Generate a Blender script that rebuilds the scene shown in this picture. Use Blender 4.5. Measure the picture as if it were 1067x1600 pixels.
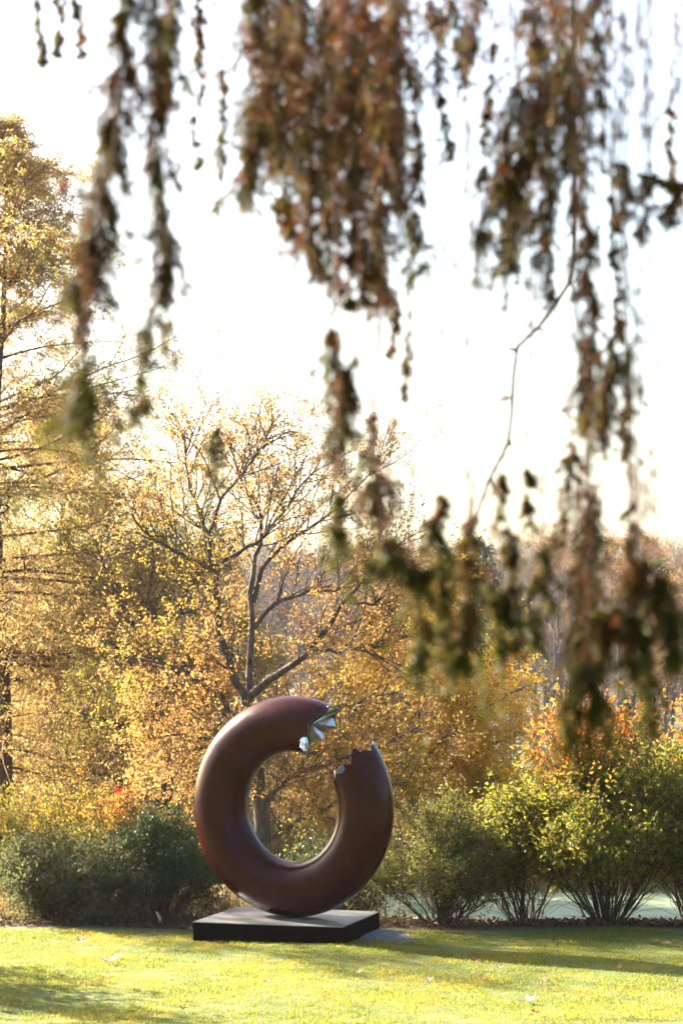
import bpy, math, random
import numpy as np
from mathutils import Vector

SC = bpy.context.scene
COL = SC.collection
for o in list(bpy.data.objects):
    bpy.data.objects.remove(o)

# ------------------------------------------------------------------ camera
F_PX, EYE, HORIZON = 3751.0, 3.81, 1002.0        # photograph is 1067 x 1600
cam = bpy.data.cameras.new("camera")
cam_ob = bpy.data.objects.new("camera", cam)
COL.objects.link(cam_ob)
SC.camera = cam_ob
cam_ob.location = (0, 0, EYE)
cam_ob.rotation_euler = (math.pi / 2, 0, 0)
cam.sensor_fit = 'VERTICAL'
cam.sensor_height = 36.0
cam.sensor_width = 24.0
cam.lens = 36.0 * F_PX / 1600.0
cam.shift_y = (HORIZON - 800.0) / 1600.0
cam.clip_start, cam.clip_end = 0.1, 3000
cam.dof.use_dof = True
cam.dof.focus_distance = 31.0
cam.dof.aperture_fstop = 2.8
cam.dof.aperture_blades = 0

# ------------------------------------------------------------------ light
SUN_AZ, SUN_EL = math.radians(-51), math.radians(26)
w = bpy.data.worlds.new("World")
SC.world = w
w.use_nodes = True
nt = w.node_tree
bg = nt.nodes['Background']
sky = nt.nodes.new('ShaderNodeTexSky')
sky.sky_type = 'NISHITA'
sky.sun_disc = False
sky.sun_elevation = SUN_EL
sky.sun_rotation = SUN_AZ
sky.air_density = 1.0
sky.dust_density = 3.0
sky.ozone_density = 1.0
nt.links.new(sky.outputs[0], bg.inputs[0])
bg.inputs[1].default_value = 0.058
sun = bpy.data.lights.new("sun", 'SUN')
sun.energy = 5.0
sun.angle = math.radians(0.6)
sun.color = (1.0, 0.88, 0.7)
sun_ob = bpy.data.objects.new("sun", sun)
COL.objects.link(sun_ob)
TO_SUN = Vector((math.sin(SUN_AZ) * math.cos(SUN_EL), math.cos(SUN_AZ) * math.cos(SUN_EL), math.sin(SUN_EL)))
sun_ob.rotation_euler = TO_SUN.to_track_quat('Z', 'Y').to_euler()
sun_ob.location = (-20, 30, 20)
SC.view_settings.view_transform = 'Standard'
SC.view_settings.look = 'None'
SC.view_settings.gamma = 1.0
SC.view_settings.use_curve_mapping = False
SC.view_settings.exposure = 2.98
SC.render.engine = 'CYCLES'
SC.cycles.use_denoising = True
SC.cycles.max_bounces = 8
SC.cycles.transparent_max_bounces = 8
SC.cycles.transmission_bounces = 6
SC.cycles.caustics_reflective = False
SC.cycles.caustics_refractive = False
SC.cycles.sample_clamp_indirect = 6.0

# ------------------------------------------------------------------ helpers
RS = np.random.RandomState(7)


def P(px, py, Y):
    """point at depth Y that the photograph shows at pixel (px, py)"""
    return np.array([(px - 533.5) / F_PX * Y, Y, EYE - (py - HORIZON) / F_PX * Y])


def tag(o, label=None, cat=None, group=None, kind=None):
    if label: o['label'] = label
    if cat: o['category'] = cat
    if group: o['group'] = group
    if kind: o['kind'] = kind
    return o


def empty(name, loc=(0, 0, 0)):
    o = bpy.data.objects.new(name, None)
    o.location = loc
    o.empty_display_size = 0.2
    COL.objects.link(o)
    return o


def norm(a):
    return a / np.maximum(np.linalg.norm(a, axis=-1, keepdims=True), 1e-9)


class MB:
    """collects vertices and faces; build() links them as one mesh object"""
    def __init__(self):
        self.v, self.f, self.n = [], [], 0

    def add(self, verts, faces):
        verts = np.asarray(verts, float).reshape(-1, 3)
        if not isinstance(faces, np.ndarray):
            groups = {}
            for f in faces:
                groups.setdefault(len(f), []).append(f)
            for g in groups.values():
                self.f.append(np.asarray(g, int) + self.n)
        else:
            self.f.append(faces.astype(int) + self.n)
        self.v.append(verts)
        self.n += len(verts)

    def tubes(self, paths, radii, sides=5):
        """paths (N,K,3), radii (N,K)"""
        paths = np.asarray(paths, float)
        radii = np.asarray(radii, float)
        N, K, _ = paths.shape
        tan = norm(np.gradient(paths, axis=1))
        ref = np.where(np.abs(tan[:, :1, 2:3]) > 0.8, np.array([[[1., 0.13, 0]]]), np.array([[[0., 0.1, 1]]]))
        ref = np.broadcast_to(ref, tan.shape)
        a = norm(np.cross(tan, ref))
        b = np.cross(tan, a)
        ang = np.linspace(0, 2 * np.pi, sides, endpoint=False)
        ring = (a[:, :, None, :] * np.cos(ang)[None, None, :, None] + b[:, :, None, :] * np.sin(ang)[None, None, :, None])
        V = paths[:, :, None, :] + ring * radii[:, :, None, None]
        i = np.arange(sides)
        j = (i + 1) % sides
        base = (np.arange(N)[:, None, None] * K + np.arange(K - 1)[None, :, None]) * sides
        q = np.stack([base + i, base + j, base + sides + j, base + sides + i], -1).reshape(-1, 4)
        self.add(V.reshape(-1, 3), q)

    def leaves(self, pos, axis, L, W, rs, fold=0.25, droop=0.0, single=False):
        """pointed leaves folded along the midrib (two triangles each)"""
        N = len(pos)
        axis = norm(axis + np.array([0, 0, -droop]))
        r = rs.normal(size=(N, 3))
        side = norm(np.cross(axis, r))
        nrm = np.cross(side, axis)
        L = np.broadcast_to(np.asarray(L, float), (N,))[:, None]
        W = np.broadcast_to(np.asarray(W, float), (N,))[:, None]
        b = pos
        m = pos + axis * L * 0.5 + nrm * W * fold
        t = pos + axis * L
        if single:                                   # needles and blades: one narrow triangle
            V = np.stack([b - side * W * 0.5, b + side * W * 0.5, t], 1).reshape(-1, 3)
            self.add(V, np.arange(N * 3).reshape(-1, 3))
            return
        V = np.stack([b, m + side * W * 0.5, t, m - side * W * 0.5], 1).reshape(-1, 3)
        k = np.arange(N)[:, None] * 4
        F = np.concatenate([k + np.array([[0, 2, 1]]), k + np.array([[0, 3, 2]])], 0)
        self.add(V, F)

    def build(self, name, mat, parent=None, smooth=True, local=True):
        me = bpy.data.meshes.new(name)
        V = np.concatenate(self.v) if self.v else np.zeros((0, 3))
        ob = bpy.data.objects.new(name, me)
        if parent is not None and local:
            V = V - np.array(parent.matrix_world.translation if parent.parent is None and False else world_loc(parent))
        me.vertices.add(len(V))
        me.vertices.foreach_set('co', V.astype(np.float32).ravel())
        tot = np.concatenate([np.full(len(f), f.shape[1]) for f in self.f])
        loops = np.concatenate([f.ravel() for f in self.f])
        me.loops.add(len(loops))
        me.loops.foreach_set('vertex_index', loops.astype(np.int32))
        me.polygons.add(len(tot))
        st = np.concatenate([[0], np.cumsum(tot)[:-1]])
        me.polygons.foreach_set('loop_start', st.astype(np.int32))
        me.polygons.foreach_set('loop_total', tot.astype(np.int32))
        me.polygons.foreach_set('use_smooth', np.full(len(tot), bool(smooth)))
        me.materials.append(mat)
        me.update(calc_edges=True)
        COL.objects.link(ob)
        if parent is not None:
            ob.parent = parent
        return ob


def world_loc(o):
    v = Vector(o.location)
    while o.parent is not None:
        o = o.parent
        v = v + o.location
    return v


def resample(pts, K, noise=0.0, rs=RS):
    """Catmull-Rom through pts, K points, a little wander"""
    p = np.asarray(pts, float)
    p = np.concatenate([[2 * p[0] - p[1]], p, [2 * p[-1] - p[-2]]])
    n = len(p) - 3
    out = []
    for u in np.linspace(0, n - 1e-6, K):
        i = int(u)
        t = u - i
        a, b, c, d = p[i:i + 4]
        out.append(0.5 * ((2 * b) + (-a + c) * t + (2 * a - 5 * b + 4 * c - d) * t * t + (-a + 3 * b - 3 * c + d) * t ** 3))
    out = np.array(out)
    if noise:
        nz = rs.normal(size=out.shape) * noise
        nz[0] = 0
        out += nz
    return out


def sprout(paths, n, t0, t1, spread, up, rs, flat=0.0):
    """n children per parent path: parent index, position along it, start, direction"""
    paths = np.asarray(paths, float)
    N, K, _ = paths.shape
    idx = np.repeat(np.arange(N), n)
    M = len(idx)
    t = rs.uniform(t0, t1, M)
    u = t * (K - 1)
    i = np.minimum(u.astype(int), K - 2)
    f = (u - i)[:, None]
    a, b = paths[idx, i], paths[idx, i + 1]
    pos = a * (1 - f) + b * f
    tan = norm(b - a)
    r = rs.normal(size=(M, 3))
    r[:, 2] *= (1 - flat)
    perp = norm(r - (r * tan).sum(1, keepdims=True) * tan)
    sp = np.radians(spread) * rs.uniform(0.7, 1.25, M)[:, None]
    d = tan * np.cos(sp) + perp * np.sin(sp)
    d[:, 2] += up
    return idx, t, pos, norm(d)


def bend(S, D, L, K, rs, curl=0.25, grav=0.0):
    """curved paths from starts S along D with length L"""
    N = len(S)
    L = np.broadcast_to(np.asarray(L, float), (N,))[:, None, None]
    t = np.linspace(0, 1, K)[None, :, None]
    c1 = rs.normal(size=(N, 1, 3)) * curl
    c1[:, :, 2] += grav
    c2 = rs.normal(size=(N, 1, 3)) * curl * 0.35
    return S[:, None, :] + L * (D[:, None, :] * t + c1 * t * t + c2 * np.sin(t * 9.0) * t * 0.4)


def taper(r0, K, N, tip=0.3):
    return np.broadcast_to(np.asarray(r0, float), (N,))[:, None] * np.linspace(1, tip, K)[None, :]


def scatter(paths, n, t0, t1, jit, rs):
    idx, t, pos, d = sprout(paths, n, t0, t1, 55, 0.0, rs)
    return pos + rs.normal(size=pos.shape) * jit, d


# ------------------------------------------------------------------ materials
def new_mat(name):
    m = bpy.data.materials.new(name)
    m.use_nodes = True
    n = m.node_tree
    for x in list(n.nodes):
        n.nodes.remove(x)
    out = n.nodes.new('ShaderNodeOutputMaterial')
    return m, n, out


def ramp_node(n, cols, interp='LINEAR'):
    r = n.nodes.new('ShaderNodeValToRGB')
    cr = r.color_ramp
    cr.interpolation = interp
    while len(cr.elements) < len(cols):
        cr.elements.new(0.5)
    for k, c in enumerate(cols):
        cr.elements[k].position = k / max(len(cols) - 1, 1) if interp == 'LINEAR' else k / len(cols)
        cr.elements[k].color = (*c, 1)
    return r


def leaf_mat(name, cols, trans=0.45, rough=0.5, patch=0.0, patch_cols=None, scale=0.6, tint=1.35):
    """leaf colour differs from leaf to leaf (random per island), with soft patches of a second palette"""
    m, n, out = new_mat(name)
    g = n.nodes.new('ShaderNodeNewGeometry')
    r = ramp_node(n, cols)
    n.links.new(g.outputs['Random Per Island'], r.inputs[0])
    col = r.outputs[0]
    if patch_cols:
        r2 = ramp_node(n, patch_cols)
        n.links.new(g.outputs['Random Per Island'], r2.inputs[0])
        tc = n.nodes.new('ShaderNodeTexCoord')
        nz = n.nodes.new('ShaderNodeTexNoise')
        nz.inputs['Scale'].default_value = scale
        nz.inputs['Detail'].default_value = 2
        n.links.new(tc.outputs['Object'], nz.inputs['Vector'])
        mr = n.nodes.new('ShaderNodeMapRange')
        mr.inputs['From Min'].default_value = 0.56 - patch * 0.25
        mr.inputs['From Max'].default_value = 0.66 - patch * 0.25
        n.links.new(nz.outputs['Fac'], mr.inputs['Value'])
        mx = n.nodes.new('ShaderNodeMix')
        mx.data_type = 'RGBA'
        n.links.new(mr.outputs[0], mx.inputs['Factor'])
        n.links.new(col, mx.inputs['A'])
        n.links.new(r2.outputs[0], mx.inputs['B'])
        col = mx.outputs['Result']
    p = n.nodes.new('ShaderNodeBsdfPrincipled')
    p.inputs['Roughness'].default_value = rough
    p.inputs['Specular IOR Level'].default_value = 0.14
    n.links.new(col, p.inputs['Base Color'])
    tr = n.nodes.new('ShaderNodeBsdfTranslucent')
    sc = n.nodes.new('ShaderNodeVectorMath')
    sc.operation = 'MULTIPLY'
    sc.inputs[1].default_value = (tint, tint * 0.95, tint * 0.75)
    n.links.new(col, sc.inputs[0])
    n.links.new(sc.outputs[0], tr.inputs['Color'])
    mix = n.nodes.new('ShaderNodeMixShader')
    mix.inputs[0].default_value = trans
    n.links.new(p.outputs[0], mix.inputs[1])
    n.links.new(tr.outputs[0], mix.inputs[2])
    n.links.new(mix.outputs[0], out.inputs[0])
    return m


def rough_mat(name, cols, scale=5.0, rough=0.85, bump=0.4, stretch=(1, 1, 1), spec=0.25, metal=0.0, dist=0.02, detail=6):
    m, n, out = new_mat(name)
    tc = n.nodes.new('ShaderNodeTexCoord')
    mp = n.nodes.new('ShaderNodeMapping')
    mp.inputs['Scale'].default_value = stretch
    nz = n.nodes.new('ShaderNodeTexNoise')
    nz.inputs['Scale'].default_value = scale
    nz.inputs['Detail'].default_value = detail
    n.links.new(tc.outputs['Object'], mp.inputs[0])
    n.links.new(mp.outputs[0], nz.inputs['Vector'])
    r = ramp_node(n, cols)
    cr = r.color_ramp.elements
    lo, hi = 0.3, 0.7
    for k, e in enumerate(cr):
        e.position = lo + (hi - lo) * k / max(len(cols) - 1, 1)
    n.links.new(nz.outputs['Fac'], r.inputs[0])
    p = n.nodes.new('ShaderNodeBsdfPrincipled')
    p.inputs['Roughness'].default_value = rough
    p.inputs['Specular IOR Level'].default_value = spec
    p.inputs['Metallic'].default_value = metal
    n.links.new(r.outputs[0], p.inputs['Base Color'])
    if bump:
        b = n.nodes.new('ShaderNodeBump')
        b.inputs['Strength'].default_value = bump
        b.inputs['Distance'].default_value = dist
        n.links.new(nz.outputs['Fac'], b.inputs['Height'])
        n.links.new(b.outputs[0], p.inputs['Normal'])
    n.links.new(p.outputs[0], out.inputs[0])
    return m


M_BARK = rough_mat('oak_bark', [(.045, .037, .032), (.09, .077, .066), (.15, .13, .115)], 14, .9, .7, (1, 1, .25))
M_TWIG = rough_mat('twig_bark', [(.06, .042, .032), (.12, .085, .065)], 20, .9, .2)
M_GREYBARK = rough_mat('grey_bark', [(.09, .08, .085), (.18, .165, .175), (.27, .25, .26)], 6, .9, .3, (1, 1, .2))
M_SPRUCEBARK = rough_mat('spruce_bark', [(.06, .035, .025), (.13, .075, .05)], 24, .9, .5, (1, 1, .4))
M_STEM = rough_mat('shrub_stem', [(.05, .036, .027), (.12, .09, .07)], 18, .9, .3)
M_OAKLEAF = leaf_mat('oak_leaf', [(.24, .125, .055), (.35, .205, .075), (.42, .265, .095), (.19, .14, .06), (.32, .16, .07)], .6, .5,
                     .3, [(.15, .14, .03), (.24, .19, .04), (.3, .19, .05)], .35)
M_MAPLELEAF = leaf_mat('yellow_leaf', [(.45, .25, .045), (.56, .37, .065), (.64, .46, .1), (.48, .31, .055)], .66, .5,
                       .1, [(.34, .25, .04), (.5, .32, .04)], .4)
M_OLIVELEAF = leaf_mat('olive_leaf', [(.16, .115, .05), (.25, .165, .07), (.33, .21, .09), (.15, .13, .055), (.28, .135, .065)], .58, .5,
                       .35, [(.12, .14, .03), (.2, .19, .04)], .5)
M_LARCH = leaf_mat('larch_needle', [(.33, .23, .1), (.44, .32, .13), (.5, .38, .17), (.26, .21, .1), (.4, .26, .12)], .6, .55,
                   .15, [(.16, .18, .06), (.26, .24, .08), (.36, .29, .1)], .45)
M_PINE = leaf_mat('pine_needle', [(.05, .08, .025), (.08, .11, .03), (.13, .15, .04)], .3, .5)
M_RUST = leaf_mat('rust_needle', [(.035, .012, .005), (.09, .026, .007), (.19, .058, .011), (.035, .02, .008)], .36, .5)
M_SPRUCE = leaf_mat('spruce_needle', [(.024, .034, .009), (.05, .068, .013), (.13, .14, .022), (.07, .042, .012)], .42, .45)
M_BLUELEAF = leaf_mat('grey_green_leaf', [(.06, .078, .034), (.095, .11, .052), (.13, .145, .08), (.12, .105, .04)], .42, .8)
M_DARKLEAF = leaf_mat('dark_green_leaf', [(.05, .075, .025), (.08, .11, .035), (.06, .07, .025)], .3, .45)
M_SPIREA = leaf_mat('yellow_green_leaf', [(.17, .18, .025), (.28, .25, .04), (.22, .22, .035), (.32, .2, .04), (.36, .24, .05)], .52, .6)
M_GREENLEAF = leaf_mat('green_leaf', [(.1, .12, .02), (.15, .165, .026), (.2, .2, .034), (.29, .22, .04)], .52, .42)
M_GREYGREEN = leaf_mat('dull_green_leaf', [(.1, .12, .038), (.15, .165, .048), (.19, .19, .055), (.25, .2, .055)], .48, .45)
M_TURNING = leaf_mat('turning_leaf', [(.4, .12, .03), (.46, .2, .04), (.36, .24, .05), (.3, .09, .04), (.24, .2, .04)], .45, .45)
M_REDLEAF = leaf_mat('red_leaf', [(.5, .03, .02), (.6, .05, .03)], .45, .45)
M_FARLEAF = leaf_mat('far_orange_leaf', [(.2, .12, .08), (.3, .18, .09), (.17, .11, .08), (.24, .18, .1)], .45, .6)
M_GRASS = leaf_mat('grass_blade', [(.075, .125, .016), (.13, .165, .02), (.19, .2, .028), (.27, .235, .045)], .6, .5,
                   .25, [(.2, .2, .026), (.27, .235, .034), (.31, .25, .05)], .8)
M_WEED = leaf_mat('dry_weed', [(.24, .17, .09), (.34, .24, .13), (.16, .12, .06), (.12, .12, .05)], .35, .7)
M_LITTER = leaf_mat('dead_leaf', [(.07, .045, .03), (.12, .075, .05), (.18, .12, .08), (.05, .035, .025)], .2, .7)
M_SOIL = rough_mat('soil', [(.05, .04, .025), (.1, .08, .045), (.09, .1, .035)], 3.0, .95, .5)
M_LAWNSOIL = rough_mat('lawn_soil', [(.07, .1, .025), (.1, .13, .035), (.14, .15, .05)], 2.2, .95, .5)
M_GRAVEL = rough_mat('gravel', [(.18, .18, .2), (.32, .32, .35)], 30, .85, .3)


def paint_mat():
    m, n, out = new_mat('maroon_paint')
    tc = n.nodes.new('ShaderNodeTexCoord')
    nz = n.nodes.new('ShaderNodeTexNoise')
    nz.inputs['Scale'].default_value = 1.6
    nz.inputs['Detail'].default_value = 5
    n.links.new(tc.outputs['Object'], nz.inputs['Vector'])
    nz2 = n.nodes.new('ShaderNodeTexNoise')
    nz2.inputs['Scale'].default_value = 11.0
    nz2.inputs['Detail'].default_value = 6
    n.links.new(tc.outputs['Object'], nz2.inputs['Vector'])
    add = n.nodes.new('ShaderNodeMath')
    add.operation = 'ADD'
    n.links.new(nz.outputs['Fac'], add.inputs[0])
    n.links.new(nz2.outputs['Fac'], add.inputs[1])
    r = ramp_node(n, [(.022, .0028, .0019), (.034, .0043, .0029), (.048, .0066, .0044)])
    for e, q in zip(r.color_ramp.elements, (.32, .5, .7)):
        e.position = q
    hf = n.nodes.new('ShaderNodeMath')
    hf.operation = 'MULTIPLY'
    hf.inputs[1].default_value = 0.5
    n.links.new(add.outputs[0], hf.inputs[0])
    n.links.new(hf.outputs[0], r.inputs[0])
    p = n.nodes.new('ShaderNodeBsdfPrincipled')
    n.links.new(r.outputs[0], p.inputs['Base Color'])
    mr = n.nodes.new('ShaderNodeMapRange')
    mr.inputs['To Min'].default_value = .18
    mr.inputs['To Max'].default_value = .3
    n.links.new(hf.outputs[0], mr.inputs['Value'])
    n.links.new(mr.outputs[0], p.inputs['Roughness'])
    p.inputs['Specular IOR Level'].default_value = .16
    n.links.new(p.outputs[0], out.inputs[0])
    return m


M_PAINT = paint_mat()
M_SILVER = rough_mat('torn_metal', [(.58, .56, .53), (.8, .78, .74), (.9, .88, .84)], 14, .26, .3, (1, 1, 1), .5, .85, .02)
M_BLACKTOP = rough_mat('black_top_painted_sheen', [(.2, .2, .2), (.32, .315, .31), (.4, .395, .385)], 2.5, .36, .03, (1, 1, 1), 1.0, .65, .004)  # black top greyed: pale sky reflection put into its colour
M_SHADEMETAL = rough_mat('shaded_metal', [(.12, .115, .11), (.24, .23, .22), (.34, .33, .32)], 12, .42, .3, (1, 1, 1), .5, .8, .02)  # darker copy of the torn metal, interior shade put into its colour
M_BLACK = rough_mat('black_plinth_paint', [(.004, .004, .005), (.008, .008, .009)], 4, .3, .05, (1, 1, 1), 1.0, 0, .004)


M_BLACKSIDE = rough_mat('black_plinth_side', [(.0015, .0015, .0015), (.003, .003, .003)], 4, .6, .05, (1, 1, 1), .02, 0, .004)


def pond_mat():
    m, n, out = new_mat('duckweed_water')
    tc = n.nodes.new('ShaderNodeTexCoord')
    nz = n.nodes.new('ShaderNodeTexNoise')
    nz.inputs['Scale'].default_value = .9
    nz.inputs['Detail'].default_value = 8
    n.links.new(tc.outputs['Object'], nz.inputs['Vector'])
    r = ramp_node(n, [(.2, .25, .11), (.34, .4, .2), (.4, .46, .25)])
    for e, q in zip(r.color_ramp.elements, (.3, .45, .65)):
        e.position = q
    n.links.new(nz.outputs['Fac'], r.inputs[0])
    p = n.nodes.new('ShaderNodeBsdfPrincipled')
    n.links.new(r.outputs[0], p.inputs['Base Color'])
    p.inputs['Roughness'].default_value = .6
    p.inputs['Specular IOR Level'].default_value = .2
    n.links.new(p.outputs[0], out.inputs[0])
    return m


M_POND = pond_mat()

# ------------------------------------------------------------------ setting: ground, far bank, pond
def ground_z(x, y):
    x = np.asarray(x, float)
    y = np.asarray(y, float)
    rise = 2.2 * np.clip((22.5 - y) / 22.5, 0, 1.25) ** 1.25
    right = 1 / (1 + np.exp(-(x + 0.6) * 1.6))          # the pond lies on the right
    t = np.clip((y - 32.3) / 5.5, 0, 1)
    t = t * t * (3 - 2 * t)
    low = -1.35 * right - 0.35 * (1 - right)
    z = rise + t * low
    t2 = np.clip((y - 45.0) / 4.0, 0, 1)
    t2 = t2 * t2 * (3 - 2 * t2)
    z = z + t2 * (-0.75 - low)
    z = z + 0.03 * np.sin(x * 1.3 + y * .7) * np.sin(y * .9 - x * .4) * (y > 24)
    z = z + np.clip((y - 170) / 60, 0, 1) * 5.0
    return z


def grid_mesh(xs, ys, zf, name, mat):
    X, Y = np.meshgrid(xs, ys)
    V = np.stack([X, Y, zf(X, Y)], -1).reshape(-1, 3)
    nx, ny = len(xs), len(ys)
    i = (np.arange(ny - 1)[:, None] * nx + np.arange(nx - 1)[None, :]).ravel()
    q = np.stack([i, i + 1, i + nx + 1, i + nx], 1)
    b = MB()
    b.add(V, q)
    return b.build(name, mat)


xs = np.concatenate([[-600, -250, -120, -70, -45, -30], np.arange(-20, 20.01, .5), [30, 45, 70, 120, 250, 600]])
ys = np.concatenate([[-80, -40, -20, -8], np.arange(0, 22, 1.), np.arange(22, 52, .4), np.arange(52, 80, 2), np.arange(80, 260, 8), [300, 450, 800]])
ground = grid_mesh(xs, ys, ground_z, 'ground', M_SOIL)
tag(ground, kind='structure')
lawn = grid_mesh(np.arange(-14, 14.01, .25), np.concatenate([np.arange(-6, 22, 1.), np.arange(22, 31.61, .2)]), lambda x, y: ground_z(x, y) + .012, 'lawn', M_LAWNSOIL)
tag(lawn, kind='structure')
pond = grid_mesh(np.array([-14., -6, 0, 6, 14, 26]), np.array([34., 38, 42, 46, 50]), lambda x, y: x * 0 - 1.0, 'pond', M_POND)
tag(pond, kind='structure')

# ------------------------------------------------------------------ sculpture: plinth and broken ring
RING_Y = 31.0
PSI = math.radians(28)
RC = P(457, 1260, RING_Y)
R_MAJ, R_MIN = 1.0661, 0.3595
U = np.array([math.cos(PSI), -math.sin(PSI), 0])
W_ = np.array([0, 0, 1.0])
N_ = np.array([-math.sin(PSI), -math.cos(PSI), 0])
PLINTH_TOP = RC[2] - R_MAJ - R_MIN + 0.006


def build_plinth():
    th = math.radians(15.8)
    e1 = np.array([math.cos(th), -math.sin(th), 0])
    e2 = np.array([math.sin(th), math.cos(th), 0])
    c = P(450, 1433, RING_Y)
    c[1] = RING_Y
    root = empty('plinth', (c[0], c[1], 0))
    tag(root, 'low black rectangular plinth on the grass carrying the broken ring', 'plinth')

    def slab(name, hw, hd, z0, z1, bev):
        b = MB()
        prof = [(0, z0), (0, z1 - bev), (bev * .3, z1 - bev * .3), (bev, z1)]
        V, Fq = [], []
        for ins, z in prof:
            for sx, sy in ((-1, -1), (1, -1), (1, 1), (-1, 1)):
                V.append(np.array([c[0], c[1], z]) + e1 * sx * (hw - ins) + e2 * sy * (hd - ins))
        for k in range(len(prof) - 1):
            for i in range(4):
                j = (i + 1) % 4
                Fq.append((k * 4 + i, k * 4 + j, k * 4 + 4 + j, k * 4 + 4 + i))
        b.add(V, Fq + [(12, 13, 14, 15)])
        return b.build(name, M_BLACK, root, smooth=False)
    slab('body', 0.985, 0.88, -0.05, PLINTH_TOP - 0.014, 0.0).data.materials[0] = M_BLACKSIDE
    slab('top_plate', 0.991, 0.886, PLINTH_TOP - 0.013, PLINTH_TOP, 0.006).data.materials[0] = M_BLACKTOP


build_plinth()


def build_ring():
    root = empty('broken_ring', (RC[0], RC[1], PLINTH_TOP))
    tag(root, 'big dark maroon ring sculpture torn open at upper right showing silver inside', 'sculpture')
    # where the tube is torn, as an angle round the ring for each angle round the tube (90 = side towards the lawn)
    topc = [(-14, 63.2), (-2, 65.5), (10, 66.6), (22, 64.6), (34, 63.7), (46, 65.6), (58, 66.8), (66, 68.2), (75, 68.6), (85, 67.5), (97, 65.7),
            (100, 68.6), (106, 69.8), (114, 70.4), (123, 71.2), (130, 70.2), (142, 68.9), (160, 71.5), (175, 70.5), (188, 74), (200, 79),
            (212, 77.5), (222, 80), (240, 77.5), (252, 75.8), (262, 73.5), (270, 70), (282, 67), (300, 68), (320, 66), (335, 63.6)]
    rigc = [(-24, 38.2), (-8, 36.2), (6, 35.0), (10, 34.7), (13, 32.4), (21, 32.4), (31, 33.6), (36, 34.2), (41, 33.0), (45, 35.9), (53, 37.2), (58, 35.5), (64, 32.6),
            (71.5, 29.2), (77.5, 30.6), (84, 32.6), (87, 28.2), (95, 27.3), (113, 29.4), (117, 27.6), (130, 26.4), (145, 28.2), (158, 26), (172, 30.5), (184, 31.5),
            (192, 37), (200, 41), (207, 39.5), (218, 42.5), (225, 40), (232, 36), (245, 35), (255, 36.5), (272, 34), (290, 36.5), (305, 34.2), (320, 37), (332, 36)]

    def cut(tab, th):
        a = np.array([t[0] for t in tab], float)
        v = np.array([t[1] for t in tab], float)
        a = np.concatenate([a - 360, a, a + 360])
        v = np.concatenate([v, v, v])
        return np.interp(th, a, v)
    NT, NP = 240, 96
    th = np.linspace(0, 360, NT, endpoint=False)
    rs = np.random.RandomState(3)
    p0 = cut(topc, th) + rs.normal(size=NT) * .18
    p1 = 360 + cut(rigc, th) + rs.normal(size=NT) * .18
    # even rows in the middle, short stretched rows at the torn ends
    s = np.linspace(0, 1, NP)
    base = 78 + (360 + 22 - 78) * s
    phi = np.empty((NP, NT))
    for j in range(NT):
        row = base.copy()
        k = 8
        row[:k] = p0[j] + (base[k] - p0[j]) * np.linspace(0, 1, k + 1)[:k]
        row[-k:] = base[-k - 1] + (p1[j] - base[-k - 1]) * np.linspace(0, 1, k + 1)[1:]
        phi[:, j] = row
    ph = np.radians(phi)
    tt = np.radians(th)[None, :]

    def surf(r):
        rad = R_MAJ + r * np.cos(tt)
        return (RC + (rad * np.cos(ph))[..., None] * U + (rad * np.sin(ph))[..., None] * W_ + (r * np.sin(tt) * np.ones_like(ph))[..., None] * N_)
    i = np.arange(NP - 1)[:, None] * NT
    j = np.arange(NT)[None, :]
    j2 = (j + 1) % NT
    q = np.stack([i + j, i + j2, i + NT + j2, i + NT + j], -1).reshape(-1, 4)
    o_ = surf(R_MIN)
    in_ = surf(R_MIN - .022)
    b = MB()
    b.add(o_.reshape(-1, 3), q[:, ::-1].copy())
    b.build('painted_tube', M_PAINT, root)
    b = MB()
    b.add(in_.reshape(-1, 3), q)
    jj = np.arange(NT)
    k2 = (jj + 1) % NT
    for row in (0, NP - 1):
        V = np.concatenate([o_[row], in_[row]])
        b.add(V, np.stack([jj, k2, k2 + NT, jj + NT], 1))
    lin = b.build('silver_lining', M_SHADEMETAL, root, smooth=True)
    lin['label'] = 'bare silver inner wall and torn lips of the ring'

    def z(X, Y, d):
        return P(430 + X / 5.335, 1080 + Y / 5.335, d)

    def shard(pts, name='torn_plate', t=.012, m=None):
        p = np.array(pts)
        c = p.mean(0)
        nn = np.zeros(3)
        for a_ in range(len(p)):
            nn += np.cross(p[a_] - c, p[(a_ + 1) % len(p)] - c)
        nn = norm(nn)
        bb = MB()
        n_ = len(p)
        V = np.concatenate([p, p + nn * t, [c], [c + nn * t]])
        Fc = []
        for a_ in range(n_):
            c2 = (a_ + 1) % n_
            Fc += [(2 * n_, c2, a_), (2 * n_ + 1, n_ + a_, n_ + c2)]
        bb.add(V, Fc)
        bb.add(V, [(a_, (a_ + 1) % n_, n_ + (a_ + 1) % n_, n_ + a_) for a_ in range(n_)])
        return bb.build(name, m or M_SILVER, root, smooth=False)
    A = z(306, 275, 30.75)
    shard([z(320, 263, 30.75), z(398, 222, 30.88), z(480, 220, 30.97), z(496, 258, 30.94), z(506, 297, 30.91)])
    shard([A, z(506, 298, 30.89), z(455, 320, 30.97), z(398, 346, 30.98)], m=M_SHADEMETAL)  # facet turned downward, its shade put into the colour
    shard([z(307, 278, 30.75), z(398, 352, 30.77), z(401, 372, 30.75), z(396, 411, 30.7), z(345, 345, 30.72)])
    shard([z(296, 288, 30.59), z(340, 345, 30.6), z(391, 408, 30.61), z(335, 428, 30.67), z(287, 442, 30.72), z(276, 380, 30.68)], m=M_SHADEMETAL)  # dark facet, shade put into the colour
    shard([z(318, 262, 30.62), z(400, 206, 30.77), z(505, 162, 30.93), z(508, 180, 30.915), z(410, 222, 30.763), z(340, 256, 30.65)])
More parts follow.
